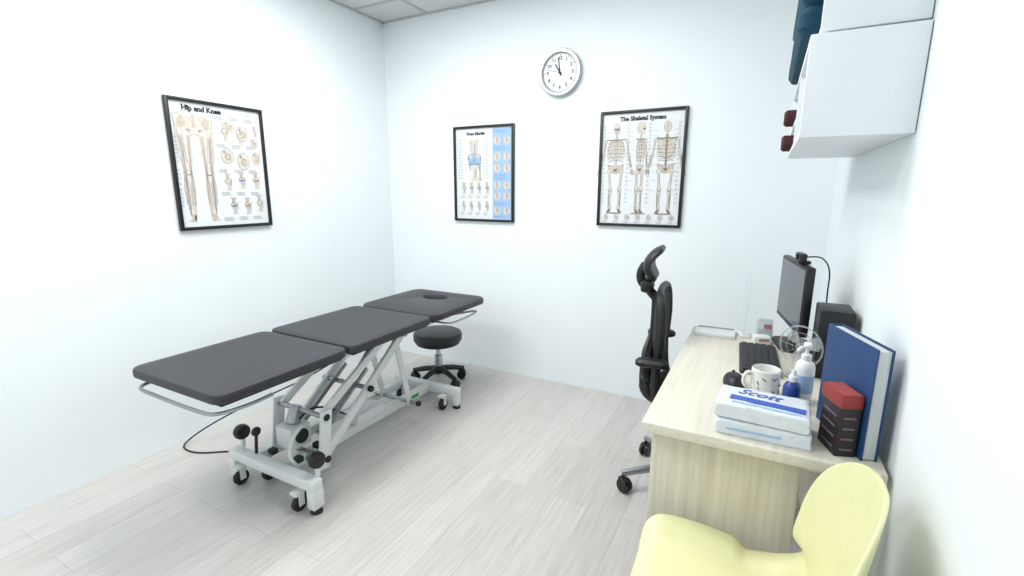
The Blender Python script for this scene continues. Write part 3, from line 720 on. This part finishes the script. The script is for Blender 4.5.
MB().lathe([(0.004,0),(0.020,0.001),(0.0225,0.006),(0.0225,0.060),(0.018,0.070),(0.010,0.076),(0.004,0.076)],seg=28).build('body',M['bottleblue'],bb)
m=MB(); m.cyl((0,0,0.076),(0,0,0.094),0.012,bev=0.002); m.cyl((0,0,0.094),(0,0,0.110),0.008,0.005); m.build('cap',M['bottlewhite'],bb)
# mug
mg=thing('mug','white ceramic mug with scattered blue printed marks','mug',(2.702,-1.440,Z))
MB().lathe([(0.005,0),(0.033,0),(0.037,0.005),(0.0385,0.018),(0.039,0.080),(0.0365,0.083),(0.0345,0.080),(0.0345,0.018),(0.030,0.009),(0.005,0.008)],seg=36).build('body',M['ceramic'],mg)
MB().tube(spl([(-0.034,-0.014,0.066),(-0.048,-0.022,0.070),(-0.057,-0.027,0.054),(-0.054,-0.026,0.032),(-0.034,-0.016,0.021)],6),0.0055,10).build('handle',M['ceramic'],mg)
rnd=random.Random(3)
for i in range(11):
    a=math.radians(205+rnd.uniform(0,150)); z=rnd.uniform(0.018,0.068); da=rnd.uniform(-1,1); L=rnd.uniform(0.006,0.014)
    pts=[]
    for k in range(5):
        q=(k/4-0.5)*L; zz=z+q*math.sin(da*2)+0.003*math.sin(k*1.5); aa=a+q*math.cos(da*2)/0.039
        pts.append((0.0392*math.cos(aa),0.0392*math.sin(aa),zz))
    MB().tube(pts,[0.0006,0.0014,0.0018,0.0014,0.0006],6).build('printed_mark',M['mugblue'],mg)
# two soft tissue packs
PH=0.038; PW=0.208
for i,(dx,dy,rz,lb) in enumerate(((0.001,-0.002,0.02,'white tissue pack at the bottom of the two on desk'),(-0.002,0.001,-0.05,'white tissue pack with slanted blue lettering on top'))):
    pk=thing('tissue_pack',lb,'tissue pack',(2.696+dx,-1.682+dy,Z+(PH+0.002)*i),rz,'tissue packs on the desk')
    m=MB(); rings=[]; sub=[]
    base=rrect(PW,0.130,0.006,3)
    for j in range(len(base)):
        a,b=Vector(base[j]+(0,)),Vector(base[(j+1)%len(base)]+(0,))
        nseg=max(1,int((b-a).length/0.005))
        for q in range(nseg): sub.append(a.lerp(b,q/nseg))
    for sc,z in ((0.97,0),(0.985,0.002),(1,0.006),(0.985,0.010),(0.992,0.015),(0.982,0.020),(0.994,0.025),(0.986,0.030),(0.985,0.034),(0.960,0.0372),(0.85,PH),(0.7,PH),(0.52,PH),(0.35,PH),(0.18,PH),(0.03,PH)):
        ring=[]
        for v in sub:
            px,py=v.x*sc,v.y*sc
            nv=noise.noise(Vector((px*60,py*60,z*110+i*9)))
            nz=noise.noise(Vector((px*48+7,py*48,i*5)))
            edge=1 if sc>0.93 else 0.0
            ring.append(Vector((px*(1+0.020*nv*edge),py*(1+0.036*nv*edge),z+(0.0016*nz-0.0006 if z>=0.0372 else 0))))
        rings.append(ring)
    m.loft(rings); m.build('body',M['pack'],pk,ang=1.2)
    if i==0: MB().box((-0.02,-0.0650,0.018),(0.12,0.003,0.004)).build('blue_stripe',M['blueink'],pk,smooth=False)
    else:
        text('lettering','Scott',0.046,T(-0.012,0.030,PH+0.0010)@Matrix.Rotation(-0.08,4,'Z'),M['packblue'],pk,bold=0.0002,shear=0.45)
        MB().box((0.010,-0.018,PH),(0.165,0.026,0.0024),rot=(0,0,-0.07)).build('blue_stripe',M['packblue'],pk,smooth=False)
        MB().box((0.010,-0.046,PH),(0.15,0.006,0.0024),rot=(0,0,-0.05)).build('blue_stripe',M['blueink'],pk,smooth=False)
# keyboard
kb=thing('keyboard','slim black keyboard in front of the monitor','keyboard',(2.683,-1.12,Z),-PI/2+0.05)
MB().rslab(0.33,0.125,0.010,[(0.002,0),(0,0.003),(0,0.010),(0.003,0.013)]).build('case',M['black'],kb)
km=None
for r in range(5):
    for c in range(15):
        if km is None:
            o=MB().box((0,0,0),(0.017,0.0175,0.005),bev=0.0015,seg=1).build('key',M['keys'],kb); km=o.data
        else:
            o=bpy.data.objects.new('key',km); COL.objects.link(o); o.parent=kb
        o.location=(-0.148+c*0.0212,-0.045+r*0.0222,0.0155)
ms=thing('computer_mouse','black computer mouse beside the mug','mouse',(2.618,-1.40,Z),0.15)
m=MB(); rings=[]
for z,f in ((0,0.94),(0.004,1.0),(0.016,0.98),(0.026,0.84),(0.033,0.58),(0.036,0.25)):
    rings.append([Vector((0.031*f*math.cos(2*PI*k/28),0.054*f*math.sin(2*PI*k/28)-0.004*(z/0.036),z)) for k in range(28)])
m.loft(rings); m.build('body',M['black'],ms)
MB().cyl((-0.004,0.026,0.030),(0.004,0.026,0.030),0.008).build('scroll_wheel',M['rubber'],ms)
tp=thing('paper_pad','flat white pad lying at the far corner of the desk','pad',(2.515,-0.85,Z),0.03)
MB().box((0,0,0.008),(0.155,0.10,0.016),bev=0.002).build('sheets',M['paper'],tp)
MB().box((0,0.042,0.0175),(0.14,0.012,0.003),bev=0.001).build('binding',M['greyink'],tp)
ah=thing('sign_holder','tall clear acrylic sign holder at the desk far edge','sign holder',(2.622,-0.815,Z),math.radians(-76))
MB().box((0,0.0,0.135),(0.07,0.004,0.25),rot=(-0.04,0,0)).build('panel',M['clear'],ah)
MB().rslab(0.08,0.04,0.006,[(0.001,0),(0,0.002),(0,0.008),(0.002,0.010)]).build('base',M['bottlewhite'],ah)
cb=thing('card_holder','small clear holder full of white cards by the monitor','card holder',(2.698,-0.80,Z),0.1)
MB().box((0,0,0.003),(0.06,0.05,0.006)).box((0,-0.023,0.022),(0.06,0.004,0.036)).box((0,0.023,0.035),(0.06,0.004,0.062)).build('holder',M['clear'],cb)
for i in range(4): MB().box((0.002*(i%2),-0.013+0.008*i,0.036+0.003*i),(0.052,0.004,0.058),rot=(-0.1,0,0)).build('card',M['paper'],cb)
MB().box((0.008,-0.0165,0.05),(0.026,0.0008,0.018),rot=(-0.1,0,0)).build('card_print',M['redink'],cb)
sn=thing('note_block','low block of white notes beside the clear sign holder','note block',(2.688,-0.885,Z),0.25)
MB().box((0,0,0.014),(0.06,0.05,0.028),bev=0.001).build('sheets',M['paper'],sn)
MB().box((0.004,-0.0253,0.016),(0.035,0.0006,0.010)).build('print',M['redink'],sn)
# small clear round fan in front of the monitor
fn=thing('desk_fan','small round see-through fan standing below the monitor','fan',(2.796,-1.235,Z),math.radians(-32))
MB().lathe([(0.005,0),(0.038,0),(0.040,0.004),(0.032,0.010),(0.010,0.014),(0.005,0.014)],seg=28).build('base',M['smoke'],fn)
MB().cyl((0,0.006,0.012),(0,0.006,0.04),0.008,0.006).build('neck',M['smoke'],fn)
fc=Vector((0,0.0,0.104)); R=0.066
MB().tube([fc+Vector((R*math.cos(2*PI*k/40),0,R*math.sin(2*PI*k/40))) for k in range(40)],0.0028,8,closed=True).build('guard_ring',M['smoke'],fn)
m=MB()
for q in (0.36,0.68): m.tube([fc+Vector((R*q*math.cos(2*PI*k/32),-0.010*(1-q),R*q*math.sin(2*PI*k/32))) for k in range(32)],0.0008,6,closed=True)
for k in range(10):
    a=2*PI*k/10; m.tube([fc+Vector((0.01*math.cos(a),-0.010,0.01*math.sin(a))),fc+Vector((R*math.cos(a),0,R*math.sin(a)))],0.0007,6)
m.build('guard_wires',M['smoke'],fn)
MB().cyl(fc+Vector((0,-0.013,0)),fc+Vector((0,0.022,0)),0.011,bev=0.002).build('motor_hub',M['smoke'],fn)
for k in range(3):
    a=2*PI*k/3+0.4
    rings=[]
    for q,wd in ((0.012,0.016),(0.030,0.036),(0.046,0.044),(0.058,0.028)):
        rad=Vector((math.cos(a),0,math.sin(a))); tg=Vector((-math.sin(a),0,math.cos(a)))
        c0=fc+rad*q+Vector((0,0.008,0))
        rings.append([c0+tg*wd/2+Vector((0,0.004,0)),c0-tg*wd/2-Vector((0,0.004,0)),c0-tg*wd/2-Vector((0,0.0025,0)),c0+tg*wd/2+Vector((0,0.0055,0))])
    MB().loft(rings).build('blade',M['smoke'],fn)

# ------------------------------------------------------------------ light
def area(x,y,sx,sy,p,col=(0.992,0.998,1.0)):
    l=bpy.data.lights.new('ceiling_panel_light','AREA'); l.shape='RECTANGLE'; l.size=sx; l.size_y=sy; l.energy=p; l.color=col
    o=bpy.data.objects.new('ceiling_panel_light',l); COL.objects.link(o); o.location=(x,y,H-0.012)
area(0.95,-1.25,0.6,0.6,23); area(1.8,-1.25,0.6,0.6,17); area(0.9,-2.75,1.2,0.6,28)
wd=bpy.data.worlds.new('World'); scene.world=wd; wd.use_nodes=True
wd.node_tree.nodes['Background'].inputs[0].default_value=(0.9,0.95,1,1); wd.node_tree.nodes['Background'].inputs[1].default_value=0.5

# ------------------------------------------------------------------ camera
fpx,yaw,pitch,roll=474.3115,-0.4859,0.2017,0.0035
f=Vector((math.sin(yaw)*math.cos(pitch),math.cos(yaw)*math.cos(pitch),-math.sin(pitch)))
r=f.cross(Vector((0,0,1))).normalized(); u_=r.cross(f)
r2=r*math.cos(roll)+u_*math.sin(roll); u2=-r*math.sin(roll)+u_*math.cos(roll)
cam=bpy.data.cameras.new('camera'); co=bpy.data.objects.new('camera',cam); COL.objects.link(co)
mx=Matrix((r2,u2,-f)).transposed().to_4x4(); mx.translation=Vector((2.6553,-2.9534,1.3293)); co.matrix_world=mx
cam.sensor_fit='HORIZONTAL'; cam.sensor_width=36; cam.lens=fpx*36/1024; cam.clip_start=0.02
scene.camera=co
scene.view_settings.view_transform='Standard'
